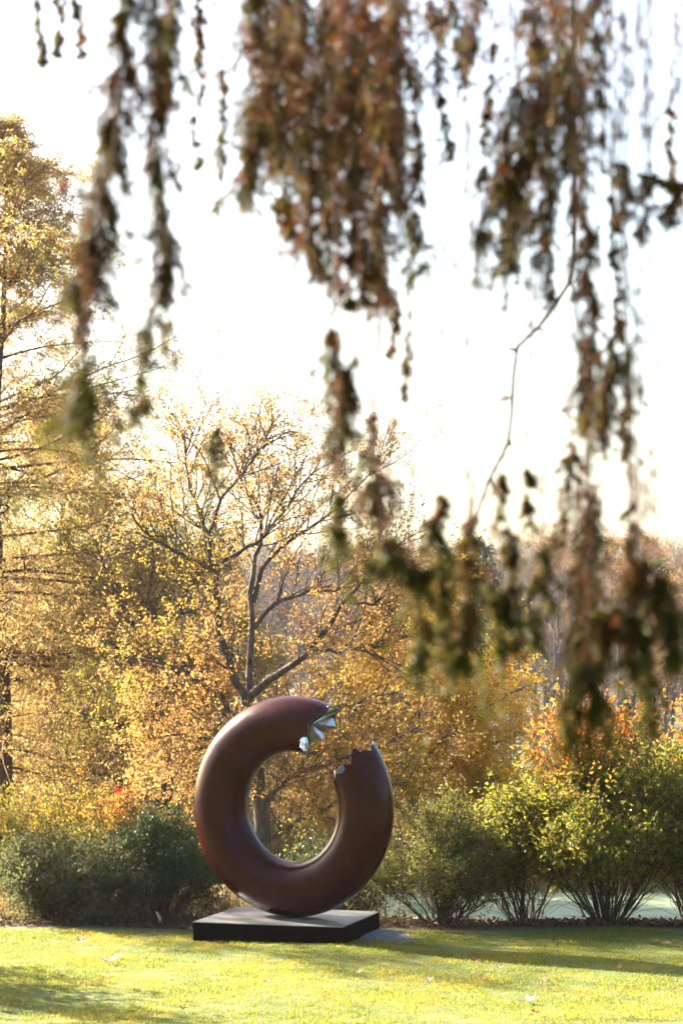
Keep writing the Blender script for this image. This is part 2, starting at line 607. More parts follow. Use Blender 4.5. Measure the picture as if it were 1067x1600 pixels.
    shard([z(424, 182, 30.84), z(438, 125, 30.66), z(522, 142, 30.86), z(516, 160, 31.0), z(455, 180, 30.96)])
    shard([z(222, 388, 30.53), z(262, 380, 30.6), z(276, 420, 30.58), z(288, 480, 30.6), z(268, 500, 30.6), z(238, 498, 30.5), z(212, 466, 30.46), z(218, 430, 30.5), z(210, 412, 30.5)])



build_ring()


# ------------------------------------------------------------------ trees behind the ring
def limb_list(parent, limbs, mat, sides=8, K=14, noise=.02):
    """each limb (points, r0, r1) is a part of its own; returns their paths"""
    out, radii = [], []
    for pts, r0, r1 in limbs:
        pa = resample(pts, K, noise)
        b = MB()
        rr = np.linspace(r0, r1, K)
        b.tubes(pa[None], rr[None], sides)
        b.build('limb', mat, parent)
        out.append(pa)
        radii.append(rr)
    return np.array(out), np.array(radii)


def crown(parent, paths, mat_twig, mat_leaf, rs, n1=12, L1=1.3, n2=6, L2=.55, nl=8, leafL=.09, leafW=.055, up=.15, grav=.0, spread=50,
          jit=.06, t0=.15, r1=.016, flat=0.0, n3=0, keep=None, droop=.2, curl=.22, foliage='foliage', clus=.45, single=False):
    """branches, twigs and leaves grown from the limbs"""
    K = 6
    idx, t, S, D = sprout(paths, n1, t0, 1.0, spread, up, rs, flat)
    L = L1 * rs.uniform(.5, 1.25, len(S)) * (1.15 - .5 * t)
    b1 = bend(S, D, L, K, rs, curl, grav)
    tw = MB()
    tw.tubes(b1, taper(r1 * (L / L1) ** .5, K, len(b1), .35), 5)
    idx, t, S, D = sprout(b1, n2, .15, 1.0, 48, up * .7, rs, flat)
    L = L2 * rs.uniform(.5, 1.3, len(S))
    b2 = bend(S, D, L, 4, rs, curl, grav)
    tw.tubes(b2, taper(r1 * .42, 4, len(b2), .4), 3)
    src = b2
    if n3:
        idx, t, S, D = sprout(b2, n3, .2, 1.0, 45, up * .4, rs, flat)
        b3 = bend(S, D, L2 * .45 * rs.uniform(.5, 1.3, len(S)), 3, rs, curl, grav)
        tw.tubes(b3, taper(r1 * .25, 3, len(b3), .4), 3)
        src = np.concatenate([np.stack([p[0], p.mean(0), p[-1]])[None] for p in b2] + [b3]) if False else b3
    o = tw.build('twigs', mat_twig, parent)
    o['kind'] = 'stuff'
    pos, d = scatter(src, nl, clus, 1.05, jit, rs)
    if keep is not None:
        k = keep(pos)
        pos, d = pos[k], d[k]
    fo = MB()
    fo.leaves(pos, d, leafL * rs.uniform(.6, 1.3, len(pos)), leafW * rs.uniform(.7, 1.2, len(pos)), rs, .25, droop, single)
    o = fo.build(foliage, mat_leaf, parent, smooth=False)
    o['kind'] = 'stuff'
    return b1, b2


def trunk_part(parent, pts, r0, r1, mat, sides=12, K=20, noise=.015, flare=True):
    pa = resample(pts, K, noise)
    rr = np.linspace(r0, r1, K)
    if flare:
        rr[0] *= 1.45
        rr[1] *= 1.12
    b = MB()
    b.tubes(pa[None], rr[None], sides)
    b.build('trunk', mat, parent)
    return pa


def LP(Y, *pts):
    """limb points; each (px, py) or (px, py, depth offset)"""
    return [P(p[0], p[1], Y + (p[2] if len(p) > 2 else 0)) for p in pts]


def build_oak():
    rs = np.random.RandomState(11)
    Y = 41.0
    g = P(412, 1380, Y)
    root = empty('oak_tree', (g[0], Y, float(ground_z(g[0], Y)) - .05))
    tag(root, 'large forked oak with thinning orange leaves standing directly behind the ring', 'tree')
    base = np.array(root.location)
    tr = trunk_part(root, [base] + LP(Y, (411, 1320), (405, 1230), (392, 1150), (385, 1085)), .16, .095, M_BARK)
    L = []
    L.append((LP(Y, (386, 1100), (362, 1045, -.3), (342, 985, -.4), (336, 930, -.4), (330, 886, -.4)), .1, .075))
    L.append((LP(Y - .4, (330, 888), (302, 875, -.3), (272, 862, -.5), (238, 838, -.7), (205, 800, -.9)), .06, .02))
    L.append((LP(Y - .4, (330, 888), (325, 835, .1), (306, 790, .3), (292, 730, .5), (288, 660, .6)), .055, .014))
    L.append((LP(Y - .4, (325, 838), (345, 775), (378, 742, .2), (402, 710, .3), (428, 655, .5)), .045, .012))
    L.append((LP(Y - .4, (330, 886), (368, 868), (403, 845, .2), (428, 818, .4), (470, 760, .6), (500, 720, .8)), .06, .015))
    L.append((LP(Y, (388, 1095), (393, 1010, .4), (393, 937, .6), (398, 880, .7), (409, 840, .8), (404, 790, .9), (376, 750, 1.2), (362, 690, 1.4)), .095, .016))
    L.append((LP(Y + .6, (396, 940), (416, 878, .1), (450, 845, .2), (498, 815, .3), (545, 775, .4), (590, 730, .6)), .07, .014))
    L.append((LP(Y + .5, (394, 985), (425, 945, -.1), (460, 931, -.2), (500, 925, -.3), (545, 918, -.4), (590, 905, -.5)), .065, .015))
    L.append((LP(Y, (390, 1088), (425, 1060, -.4), (458, 1038, -.7), (506, 986, -1.0), (540, 938, -1.2), (572, 905, -1.3), (610, 850, -1.5)), .12, .02))
    L.append((LP(Y - .8, (486, 1016), (530, 1016), (560, 1012, -.1), (592, 1009, -.2), (640, 990, -.4)), .05, .014))
    L.append((LP(Y - 1.2, (546, 942), (580, 943), (614, 941, -.1), (660, 928, -.2)), .035, .01))
    L.append((LP(Y, (392, 1150), (340, 1095, .5), (290, 1050, .9), (230, 1030, 1.2), (170, 1020, 1.5)), .08, .018))
    L.append((LP(Y, (400, 1190), (350, 1165, -.4), (290, 1150, -.8), (235, 1150, -1.1)), .06, .015))
    L.append((LP(Y, (405, 1260), (460, 1210, -.4), (525, 1190, -.7), (600, 1165, -1.0), (680, 1120, -1.3)), .08, .016))
    L.append((LP(Y, (409, 1320), (455, 1290, -.3), (510, 1265, -.6), (560, 1235, -.8), (640, 1220, -1)), .07, .014))
    L.append((LP(Y, (400, 1180), (450, 1130, .4), (520, 1110, .7), (600, 1085, .9), (680, 1060, 1.2)), .07, .015))
    L.append((LP(Y, (396, 1160), (370, 1130, .8), (330, 1140, 1.4), (270, 1180, 1.8)), .05, .012))
    paths, rr = limb_list(root, [(p_, a_ * .68, b_ * .8) for p_, a_, b_ in L], M_BARK)
    up = np.array([0, 1, 2, 3, 4, 5, 6, 7, 8, 9, 10])
    crown(root, paths[up], M_TWIG, M_OAKLEAF, rs, 22, 1.25, 8, .5, 10, .062, .038, .35, 0.05, 48, .04, .2, .015)
    lo = np.array([11, 12, 13, 14, 15, 16])
    crown(root, paths[lo], M_TWIG, M_OAKLEAF, rs, 30, 1.35, 8, .5, 18, .066, .04, .12, 0.0, 55, .05, .1, .014)


build_oak()


def build_yellow_tree():
    rs = np.random.RandomState(12)
    Y = 44.5
    g = P(655, 1385, Y)
    root = empty('maple_tree', (g[0], Y + 2.6, float(ground_z(g[0], Y + 2.6)) - .05))
    tag(root, 'bright golden leaved tree spreading low branches to the right of the ring', 'tree')
    base = np.array(root.location)
    trunk_part(root, [base] + LP(Y + 2, (652, 1330), (645, 1250), (640, 1180), (645, 1110)), .15, .08, M_BARK)
    Y = 46.3
    L = []
    for pts in ([(652, 1330), (700, 1275, -.6), (750, 1245, -1), (800, 1225, -1.5)],
                [(650, 1300), (690, 1220, -.5), (735, 1180, -1), (800, 1150, -1.6)],
                [(645, 1250), (690, 1170, -.5), (745, 1120, -1), (815, 1075, -1.5)],
                [(640, 1180), (680, 1120, -.4), (725, 1065, -.9), (775, 1030, -1.3)],
                [(645, 1110), (660, 1050, 0), (680, 1000, -.3), (690, 940, -.5)],
                [(645, 1110), (630, 1050, -.3), (600, 1010, -.6), (565, 985, -1)],
                [(640, 1190), (600, 1120, -.6), (560, 1090, -1), (510, 1075, -1.6)],
                [(645, 1250), (600, 1190, -.7), (560, 1160, -1.2), (520, 1150, -1.6)],
                [(650, 1300), (610, 1250, -.7), (570, 1235, -1.2), (520, 1230, -1.8)],
                [(645, 1220), (670, 1180, -1), (710, 1140, -1.8), (730, 1100, -2.5)],
                [(650, 1290), (690, 1260, -1), (720, 1245, -1.8), (765, 1215, -2.6)],
                [(645, 1150), (665, 1110, 1), (720, 1080, 1.6), (800, 1120, 2)],
                [(640, 1180), (620, 1080, .8), (640, 1000, 1.4), (645, 930, 1.9)]):
        L.append((LP(Y, *pts), .055, .014))
    paths, rr = limb_list(root, L, M_BARK)
    crown(root, paths, M_TWIG, M_MAPLELEAF, rs, 20, 1.0, 8, .42, 19, .078, .05, .12, -.05, 52, .055, .15, .012, .35)


build_yellow_tree()


def build_olive_tree():
    rs = np.random.RandomState(13)
    Y = 47.0
    g = P(270, 1380, Y)
    root = empty('hickory_tree', (g[0], Y, float(ground_z(g[0], Y)) - .05))
    tag(root, 'olive and gold leaved tree with low limbs between larch and oak', 'tree')
    base = np.array(root.location)
    trunk_part(root, [base] + LP(Y, (268, 1300), (260, 1200), (255, 1100), (250, 1000)), .16, .07, M_BARK)
    L = []
    for pts in ([(255, 1120), (215, 1060, .5), (180, 1010, .8), (130, 985, 1.2)],
                [(255, 1100), (290, 1040, .2), (330, 1010, .4), (370, 1000, .8)],
                [(250, 1000), (235, 930, .2), (240, 870, .4), (225, 800, .6)],
                [(250, 1010), (285, 950, -.2), (310, 900, -.2), (350, 850, -.3)],
                [(260, 1200), (210, 1150, -.4), (160, 1120, -.8), (90, 1110, -1.2)],
                [(260, 1200), (310, 1130, -.4), (360, 1090, -.8), (420, 1070, -1.2)],
                [(265, 1270), (215, 1230, -.4), (160, 1210, -.8), (100, 1200, -1.2)],
                [(265, 1270), (310, 1210, -.3), (350, 1190, -.6), (400, 1170, -1)],
                [(268, 1310), (320, 1280, .4), (370, 1265, .8), (430, 1250, 1.2)],
                [(268, 1310), (220, 1280, .4), (170, 1270, .8), (120, 1260, 1.2)],
                [(252, 1050), (200, 960, 1), (170, 900, 1.6), (150, 840, 2)],
                [(258, 1160), (300, 1090, 1), (340, 1060, 1.5), (400, 1030, 2)]):
        L.append((LP(Y, *pts), .06, .014))
    paths, rr = limb_list(root, L, M_BARK)
    crown(root, paths, M_TWIG, M_OLIVELEAF, rs, 22, 1.25, 8, .5, 20, .068, .04, .15, 0.0, 52, .06, .1, .013)


build_olive_tree()


def build_larch(px, top_py, Y, seed, N, width, label):
    rs = np.random.RandomState(seed)
    gx = P(px, 1400, Y)[0]
    gz = float(ground_z(gx, Y)) - .1
    root = empty('larch_tree', (gx, Y, gz))
    tag(root, label, 'tree')
    top = P(px + 12, top_py, Y)[2]
    tp = [np.array([gx + .12 * math.sin(k * 1.3), Y + .1 * math.cos(k * 1.7), gz + (top - gz) * k / 7]) for k in range(8)]
    trp = trunk_part(root, tp, .17, .02, M_SPRUCEBARK, 10, 24, .01)
    u = np.sort(1 - rs.uniform(.012, .97, N))
    i = u * 23
    S = np.array([trp[int(a)] * (1 - a % 1) + trp[min(int(a) + 1, 23)] * (a % 1) for a in i])
    az = rs.uniform(0, 2 * math.pi, N)
    prof = np.interp(u, [0, .15, .3, .45, .6, .75, .88, .96, 1], [3.2, 3.6, 4.3, 4.4, 3.7, 2.7, 1.7, .9, .3]) * width
    L = prof * rs.uniform(.75, 1.12, N)
    el = np.interp(u, [0, .5, .8, 1], [-.1, .12, .55, 1.1])
    D = np.stack([np.cos(az) * np.cos(el), np.sin(az) * np.cos(el), np.sin(el)], 1)
    br = bend(S, D, L, 9, rs, .17, -.1)
    for p, l in zip(br, L):
        b = MB()
        b.tubes(p[None], taper(.008 + .007 * l, 9, 1, .2), 6)
        b.build('limb', M_SPRUCEBARK, root)
    tw = MB()
    nsub = 26
    idx, t, S, D = sprout(br, nsub, .02, 1.0, 52, .05, rs, .35)
    l2 = (.28 * L[idx] + .15) * rs.uniform(.5, 1.2, len(S)) * (1.1 - .3 * t)
    b2 = bend(S, D, l2, 4, rs, .2, -.08)
    tw.tubes(b2, taper(.008, 4, len(b2), .4), 3)
    idx, t, S, D = sprout(b2, 6, .1, 1.0, 45, .0, rs, .6)
    b3 = bend(S, D, .3 * rs.uniform(.5, 1.3, len(S)), 3, rs, .15, -.1)
    tw.tubes(b3[::4], taper(.004, 3, len(b3[::4]), .5), 3)
    tw.build('twigs', M_SPRUCEBARK, root)['kind'] = 'stuff'
    pos, d = scatter(b3, 8, .0, 1.05, .03, rs)
    fo = MB()
    fo.leaves(pos, d, .085 * rs.uniform(.6, 1.3, len(pos)), .027, rs, .2, .35, True)
    fo.build('foliage', M_LARCH, root, smooth=False)['kind'] = 'stuff'


build_larch(2, 196, 51.0, 14, 165, 1.0, 'tall golden conifer with sweeping branches at left edge')
build_larch(95, 640, 56.0, 17, 125, .95, 'shorter golden conifer right of the tall one with branches reaching towards the oak')


def build_small_pine():
    rs = np.random.RandomState(15)
    Y = 56.0
    c = P(188, 968, Y)
    gz = float(ground_z(c[0], Y)) - .1
    root = empty('pine_tree', (c[0], Y, gz))
    tag(root, 'dark green domed pine with bare brown underside half hidden in golden branches', 'tree')
    trunk_part(root, [np.array([c[0], Y, gz + (c[2] + .9 - gz) * k / 5]) for k in range(6)], .16, .04, M_SPRUCEBARK, 8, 14)
    N = 44
    S = np.stack([np.full(N, c[0]), np.full(N, Y), c[2] + rs.uniform(-.7, .6, N)], 1)
    az = rs.uniform(0, 2 * math.pi, N)
    el = rs.uniform(.1, .9, N)
    D = np.stack([np.cos(az) * np.cos(el), np.sin(az) * np.cos(el), np.sin(el)], 1)
    br = bend(S, D, rs.uniform(.8, 1.35, N), 6, rs, .1, .1)
    crown(root, br, M_SPRUCEBARK, M_PINE, rs, 8, .5, 5, .25, 16, .16, .02, .5, .1, 40, .03, .4, .012, single=True, keep=lambda p: p[:, 2] > c[2] - .15 + rs.uniform(-.2, .2, len(p)))


build_small_pine()


def build_side_tree():
    # unseen tree added left of the frame to break up the ring's shadow
    rs = np.random.RandomState(16)
    x, y = -11.5, 40.2
    gz = float(ground_z(x, y)) - .05
    root = empty('shade_tree', (x, y, gz))
    tag(root, 'thin leaved tree added out of view to the left to soften the ring shadow', 'tree')
    trunk_part(root, [np.array([x, y, gz]), np.array([x + .1, y, 3.]), np.array([x - .1, y + .1, 6.]), np.array([x, y, 9.])], .16, .07, M_BARK)
    L = []
    for k in range(14):
        a, z = rs.uniform(0, 6.28), rs.uniform(4.5, 8.8)
        b = np.array([x, y, z])
        e = np.array([math.cos(a), math.sin(a), 0]) * rs.uniform(1.8, 3.0)
        L.append(([b, b + e * .5 + [0, 0, .7], b + e + [0, 0, 1.6]], .05, .012))
    paths, _ = limb_list(root, L, M_BARK)
    crown(root, paths, M_TWIG, M_OAKLEAF, rs, 12, 1.2, 6, .5, 5, .11, .07, .2, 0, 50, .08, .1, .012)


build_side_tree()


# ------------------------------------------------------------------ far wood across the pond
def copy_tree(o, parent=None):
    c = o.copy()
    COL.objects.link(c)
    if parent is not None:
        c.parent = parent
    for ch in list(o.children):
        copy_tree(ch, c)
    return c


def far_tree(name, label, kind, seed):
    rs = np.random.RandomState(seed)
    root = empty(name, (0, 0, 0))
    tag(root, label, 'tree', {'bare': 'bare grey trees of the far wood', 'gold': 'orange leaved trees of the far wood', 'pine': 'dark pines of the far wood'}[kind])
    H = 10.0
    if kind == 'pine':
        trp = trunk_part(root, [np.array([0, 0, H * k / 5]) for k in range(6)], .16, .02, M_SPRUCEBARK, 7, 14)
        N = 70
        u = rs.uniform(.2, .98, N)
        S = np.stack([u * 0, u * 0, u * H], 1)
        az = rs.uniform(0, 6.28, N)
        D = np.stack([np.cos(az), np.sin(az), .25 + u * .4], 1)
        br = bend(S, norm(D), np.interp(u, [0, .3, 1], [2.2, 2.3, .4]) * rs.uniform(.7, 1.1, N), 5, rs, .1, 0)
        crown(root, br, M_SPRUCEBARK, M_PINE, rs, 7, .7, 4, .35, 5, .3, .07, .2, 0, 45, .06, .2, .02)
        return root
    nt_ = 1 if rs.rand() < .6 else 2
    lim = []
    for q in range(nt_):
        lean = rs.normal(size=2) * .6
        pa = resample([np.array([q * .3 + lean[0] * (k / 5) ** 1.3, lean[1] * (k / 5) ** 1.3, H * (.95 if q == 0 else .8) * k / 5]) for k in range(6)], 16, .05, rs)
        b = MB()
        b.tubes(pa[None], np.linspace(.13, .02, 16)[None], 7)
        b.build('trunk', M_GREYBARK, root)
        lim.append(pa)
    lim = np.array(lim)
    idx, t, S, D = sprout(lim, 20, .25, .97, 40, .3, rs)
    br = bend(S, D, 2.6 * (1.25 - t) * rs.uniform(.6, 1.2, len(S)), 6, rs, .12, .12)
    tw = MB()
    tw.tubes(br, taper(.035, 6, len(br), .3), 5)
    tw.build('branches', M_GREYBARK, root)['kind'] = 'stuff'
    crown(root, br, M_GREYBARK, M_FARLEAF, rs, 9, 1.1, 4, .6, 3 if kind == 'bare' else 10, .11, .07, .25, .1, 40, .12, .2, .014,
          keep=(lambda p: rs.rand(len(p)) < .22) if kind == 'bare' else (lambda p: p[:, 2] > 2 + 4 * rs.rand(len(p))))
    return root


def far_wood():
    rs = np.random.RandomState(21)
    protos = [far_tree('bare_tree', 'slender bare grey tree of the far wood across the pond', 'bare', s) for s in (1, 2, 3)]
    protos += [far_tree('autumn_tree', 'orange leaved tree of the far wood across the pond', 'gold', s) for s in (4, 5)]
    protos += [far_tree('far_pine', 'dark green pine of the far wood across the pond', 'pine', 6)]
    used = set()
    n = 0
    for row, (Yr, cnt) in enumerate(((72, 14), (84, 24), (97, 32), (112, 40), (130, 46), (150, 48))):
        half = 533 / F_PX * Yr + 3.5
        for k in range(cnt):
            x = -half + 2 * half * (k + rs.uniform(.15, .85)) / cnt
            Y = Yr + rs.uniform(-5, 5)
            r = rs.rand()
            i = int(rs.randint(0, 3)) if r < .74 else (3 + int(rs.randint(0, 2)) if r < .92 else 5)
            src = protos[i]
            o = src if i not in used else copy_tree(src)
            used.add(i)
            gz = float(ground_z(x, Y))
            top = EYE + (1002 - 868 + rs.uniform(-30, 22)) / F_PX * Y
            if row < 2:
                top -= rs.uniform(0.3, 1.8)
            s = (top - gz) / 10.0
            o.location = (x, Y, gz - .05)
            o.rotation_euler = (0, 0, rs.uniform(0, 6.28))
            o.scale = (s * 1.05, s * 1.05, s)
            n += 1


far_wood()


def pines_behind():  # unseen pines added to darken what the ring reflects
    rs = np.random.RandomState(22)
    src = [o for o in bpy.data.objects if o.name.startswith('far_pine') and o.parent is None][0]
    for k in range(26):
        a = math.radians(-100 + 200 * k / 25)
        d = rs.uniform(34, 46)
        o = copy_tree(src)
        o['label'] = 'dark pine added out of view behind the viewpoint for the ring to reflect'
        o['group'] = 'added pines behind the viewpoint'
        o.location = (math.sin(a) * d, 4 - math.cos(a) * d, 0)
        o.location.z = float(ground_z(o.location.x, o.location.y)) - .1
        if o.location.y > 12:
            continue
        q = rs.uniform(1.5, 2.2)
        o.scale = (q * 1.6, q * 1.6, q)


pines_behind()


def weeds(name, n, xr, yr, h, mat, seed, w=.03, label=None):
    rs = np.random.RandomState(seed)
    x = rs.uniform(*xr, n)
    y = rs.uniform(*yr, n)
    z = ground_z(x, y) - .02
    d = rs.normal(size=(n, 3)) * .3
    d[:, 2] = 1
    b = MB()
    clump = .55 + .45 * np.sin(x * 2.1 + 1.3) * np.sin(y * 1.7)
    L = h * rs.uniform(.35, 1.0, n) * (.5 + .5 * clump)
    pos = np.stack([x, y, z], 1)
    b.leaves(pos, d, L, w, rs, .4, single=True)
    # small side leaves
    k = rs.randint(0, n, n * 2)
    f = rs.uniform(.3, 1, n * 2)[:, None]
    p2 = pos[k] + norm(d)[k] * L[k][:, None] * f
    b.leaves(p2, rs.normal(size=(n * 2, 3)) + [0, 0, .6], h * .18, w * .9, rs, .3)
    o = b.build(name, mat, smooth=False)
    tag(o, label, 'weeds', None, 'stuff')


weeds('dry_weeds', 9000, (-9, 10), (45.6, 50), 1.1, M_WEED, 31, .03, 'dry tan weeds along the far bank of the pond')
weeds('bank_weeds', 4500, (-7, .9), (33.2, 40), .8, M_WEED, 32, .02, 'dry tan weeds on the bank left of the ring')
weeds('undergrowth', 9000, (-16, 17), (50, 70), 2.0, M_WEED, 33, .06, 'brown undergrowth at the foot of the far wood')


# ------------------------------------------------------------------ shrubs
def shrub(name, label, px, base_py, Y, half_w_px, top_py, nstem, mat_leaf, leafL, leafW, seed, bare=.35, n1=9, n2=5, nl=7, lean=.0, depth=1.0,
          stem_r=.013, turning=None, jit=.04, up=.35, L1=None, cat='shrub', grav=.05, spread=38, droop=.25, density=1.0):
    rs = np.random.RandomState(seed)
    c = P(px, base_py, Y)
    gz = float(ground_z(c[0], Y))
    root = empty(name, (c[0], Y, gz - .02))
    tag(root, label, cat)
    hw = half_w_px / F_PX * Y
    H = P(px, top_py, Y)[2] - gz
    stems = []
    for k in range(nstem):
        a = rs.uniform(0, 2 * math.pi)
        q = math.sqrt(rs.uniform(.02, 1))
        ex, ey = math.cos(a) * q, math.sin(a) * q
        h = H * (1 - .58 * q ** 2) * rs.uniform(.7, 1.0)
        b0 = np.array([c[0] + ex * .18, Y + ey * .18, gz - .03])
        tip = np.array([c[0] + ex * hw * .95 + lean * h, Y + ey * hw * depth, gz + h * .9])
        mid = b0 * .5 + tip * .5 + np.array([ex * hw * .02, ey * hw * .02, h * .06])
        pa = resample([b0, mid, tip], 10, .02, rs)
        b = MB()
        b.tubes(pa[None], taper(stem_r * rs.uniform(.7, 1.3), 10, 1, .35), 6)
        b.build('stem', M_STEM, root)
        stems.append(pa)
    stems = np.array(stems)
    L1 = L1 or H * .3
    kk = 6
    idx, t, S, D = sprout(stems, n1, bare, 1.0, spread, up, rs)
    L = L1 * rs.uniform(.5, 1.2, len(S)) * (1.2 - .5 * t)
    b1 = bend(S, D, L, kk, rs, .16, grav)
    tw = MB()
    tw.tubes(b1, taper(stem_r * .42, kk, len(b1), .4), 4)
    # bare lower twigs
    i0, t_, S0, D0 = sprout(stems, 9, .03, bare + .2, 35, .25, rs)
    b0_ = bend(S0, D0, L1 * .8 * rs.uniform(.5, 1.2, len(S0)), 5, rs, .2, .1)
    tw.tubes(b0_, taper(stem_r * .3, 5, len(b0_), .4), 3)
    idx, t, S, D = sprout(b1, n2, .15, 1.0, 45, .2, rs)
    b2 = bend(S, D, L1 * .38 * rs.uniform(.5, 1.3, len(S)), 4, rs, .16, grav)
    tw.tubes(b2, taper(stem_r * .2, 4, len(b2), .5), 3)
    tw.build('twigs', M_STEM, root)['kind'] = 'stuff'
    pos, d = scatter(b2, nl, .1, 1.08, jit, rs)
    ll = leafL * rs.uniform(.6, 1.3, len(pos))
    ww = leafW * rs.uniform(.7, 1.2, len(pos))
    tm = np.zeros(len(pos), bool)
    if turning:
        hf = (pos[:, 2] - gz) / H
        tm = hf + rs.normal(size=len(pos)) * .07 + .1 * np.sin(pos[:, 0] * 2.3 + 1) > turning
    f = MB()
    f.leaves(pos[~tm], d[~tm], ll[~tm], ww[~tm], rs, .22, droop, leafW < .025)
    f.build('foliage', mat_leaf, root, smooth=False)['kind'] = 'stuff'
    if tm.sum() > 10:
        f = MB()
        f.leaves(pos[tm], d[tm], ll[tm], ww[tm], rs, .22, 0)
        o = f.build('foliage', M_TURNING, root, smooth=False)
        o['kind'] = 'stuff'
        o['label'] = 'orange and red leaves at the top of the shrub'
    return root


shrub('spirea_shrub', 'yellow green feathery shrub behind the grey green one at far left', 70, 1420, 34.6, 150, 1232, 30, M_SPIREA, .06, .026, 41, .12, 13, 6, 8, L1=.75, up=.5)
shrub('mixed_shrub', 'shrub turning yellow and orange left of the ring behind darker shrubs', 195, 1415, 35.2, 130, 1205, 26, M_SPIREA, .06, .032, 42, .15, 12, 6, 10, turning=.62, L1=.7, up=.5)
shrub('lilac_shrub', 'rounded grey green shrub in front at far left', 88, 1452, 32.9, 135, 1300, 40, M_BLUELEAF, .07, .032, 43, .05, 12, 6, 6, L1=.6, up=.3, grav=-.06)
shrub('dark_shrub', 'dark open shrub with bare stems just left of the plinth', 245, 1450, 33.3, 100, 1255, 30, M_DARKLEAF, .06, .033, 44, .22, 10, 6, 7, L1=.6, up=.4)
shrub('low_shrub', 'small green shrub seen through the ring and at its lower right', 520, 1425, 34.6, 110, 1292, 18, M_DARKLEAF, .06, .035, 45, .1, 10, 6, 9, L1=.5)
shrub('fan_shrub', 'dull green shrub with fan of dark stems just right of the plinth', 692, 1453, 32.3, 112, 1255, 34, M_GREYGREEN, .055, .03, 46, .2, 10, 6, 8, L1=.6, up=.4)
shrub('thin_shrub', 'thin stemmed yellow green shrub in front of the pond between two fuller shrubs', 822, 1455, 32.7, 115, 1215, 24, M_GREENLEAF, .07, .04, 47, .3, 9, 6, 8, L1=.65, up=.4)
shrub('tall_shrub', 'tallest green shrub at right with orange red top and dense dark base stems', 948, 1453, 32.4, 160, 1105, 46, M_GREENLEAF, .08, .046, 48, .26, 12, 6, 9, turning=.8, L1=.8, up=.5)
shrub('edge_shrub', 'green shrub cut by the right edge with orange tips', 1088, 1455, 32.9, 120, 1118, 30, M_GREENLEAF, .08, .046, 49, .24, 11, 6, 8, turning=.8, L1=.8, up=.5)
# unseen shrub added outside the frame to shade the lower left lawn
shrub('shade_shrub', 'broad green shrub added out of view to the left to shade the lawn', -385, 1502, 28.6, 190, 945, 40, M_GREENLEAF, .11, .06, 52, .1, 10, 5, 3, L1=.9, up=.3)


def red_sprig():
    rs = np.random.RandomState(50)
    c = P(186, 1240, 34.8)
    root = empty('red_sapling', (c[0], 34.9, float(ground_z(c[0], 34.9))))
    tag(root, 'thin sapling with a cluster of scarlet leaves above the left shrubs', 'sapling')
    pa = resample([np.array(root.location), c + [.05, .05, -.6], c], 10, .01, rs)
    b = MB()
    b.tubes(pa[None], taper(.009, 10, 1, .4), 5)
    b.build('stem', M_STEM, root)
    pos = c + rs.normal(size=(26, 3)) * [.03, .03, .05]
    b = MB()
    b.leaves(pos, rs.normal(size=(26, 3)), .055, .032, rs, .2, .3)
    b.build('foliage', M_REDLEAF, root, smooth=False)['kind'] = 'stuff'


red_sprig()


# ------------------------------------------------------------------ lawn, litter, gravel, fallen leaves
def build_grass():
    rs = np.random.RandomState(61)
    n = 300000
    y = 22.6 + (31.75 - 22.6) * rs.uniform(0, 1, n)
    x = rs.uniform(-6.2, 6.2, n)
    # ragged far edge
    edge = 31.45 + .18 * np.sin(x * 2.3) + .1 * np.sin(x * 5.1 + 1) + rs.normal(size=n) * .08
    keep = y < edge
    # no blades under the plinth
    th = math.radians(15.8)
    c = P(450, 1433, RING_Y)
    a = (x - c[0]) * math.cos(th) - (y - RING_Y) * math.sin(th)
    d = (x - c[0]) * math.sin(th) + (y - RING_Y) * math.cos(th)
    keep &= ~((np.abs(a) < 1.0) & (np.abs(d) < .9))
    x, y = x[keep], y[keep]
    n = len(x)
    L = .042 * rs.uniform(.4, 1.3, n) * (.8 + .25 * np.sin(x * 1.9 + y) * np.sin(y * 2.3 - x * .7) + .3 * np.sin(x * 7.1 + 2 * np.sin(y * 3.3)) * np.sin(y * 6.3 + 1.7 * np.sin(x * 4.1))
                                            + .2 * np.sin(x * 17 + y * 3) * np.sin(y * 15 - x * 5))
    dd = rs.normal(size=(n, 3)) * .85
    dd[:, 2] = 1
    b = MB()
    b.leaves(np.stack([x, y, ground_z(x, y) + .008], 1), dd, L, .009, rs, .3, single=True)
    o = b.build('grass', M_GRASS, smooth=False)
    tag(o, 'short sunlit lawn grass in front of the plinth', 'grass', None, 'stuff')


build_grass()


def build_litter():
    rs = np.random.RandomState(62)
    b = MB()
    n = 6000
    x = rs.uniform(-6.5, 6.5, n)
    y = 31.9 + np.abs(rs.normal(size=n)) * .75
    z = ground_z(x, y) + rs.uniform(0, .05, n)
    ax = rs.normal(size=(n, 3))
    ax[:, 2] *= .5
    b.leaves(np.stack([x, y, z], 1), ax, .075 * rs.uniform(.5, 1.3, n), .05, rs, .35)
    o = b.build('leaf_litter', M_LITTER, smooth=False)
    tag(o, 'dead brown leaves lying under the shrubs along the lawn edge', 'leaf litter', None, 'stuff')


build_litter()


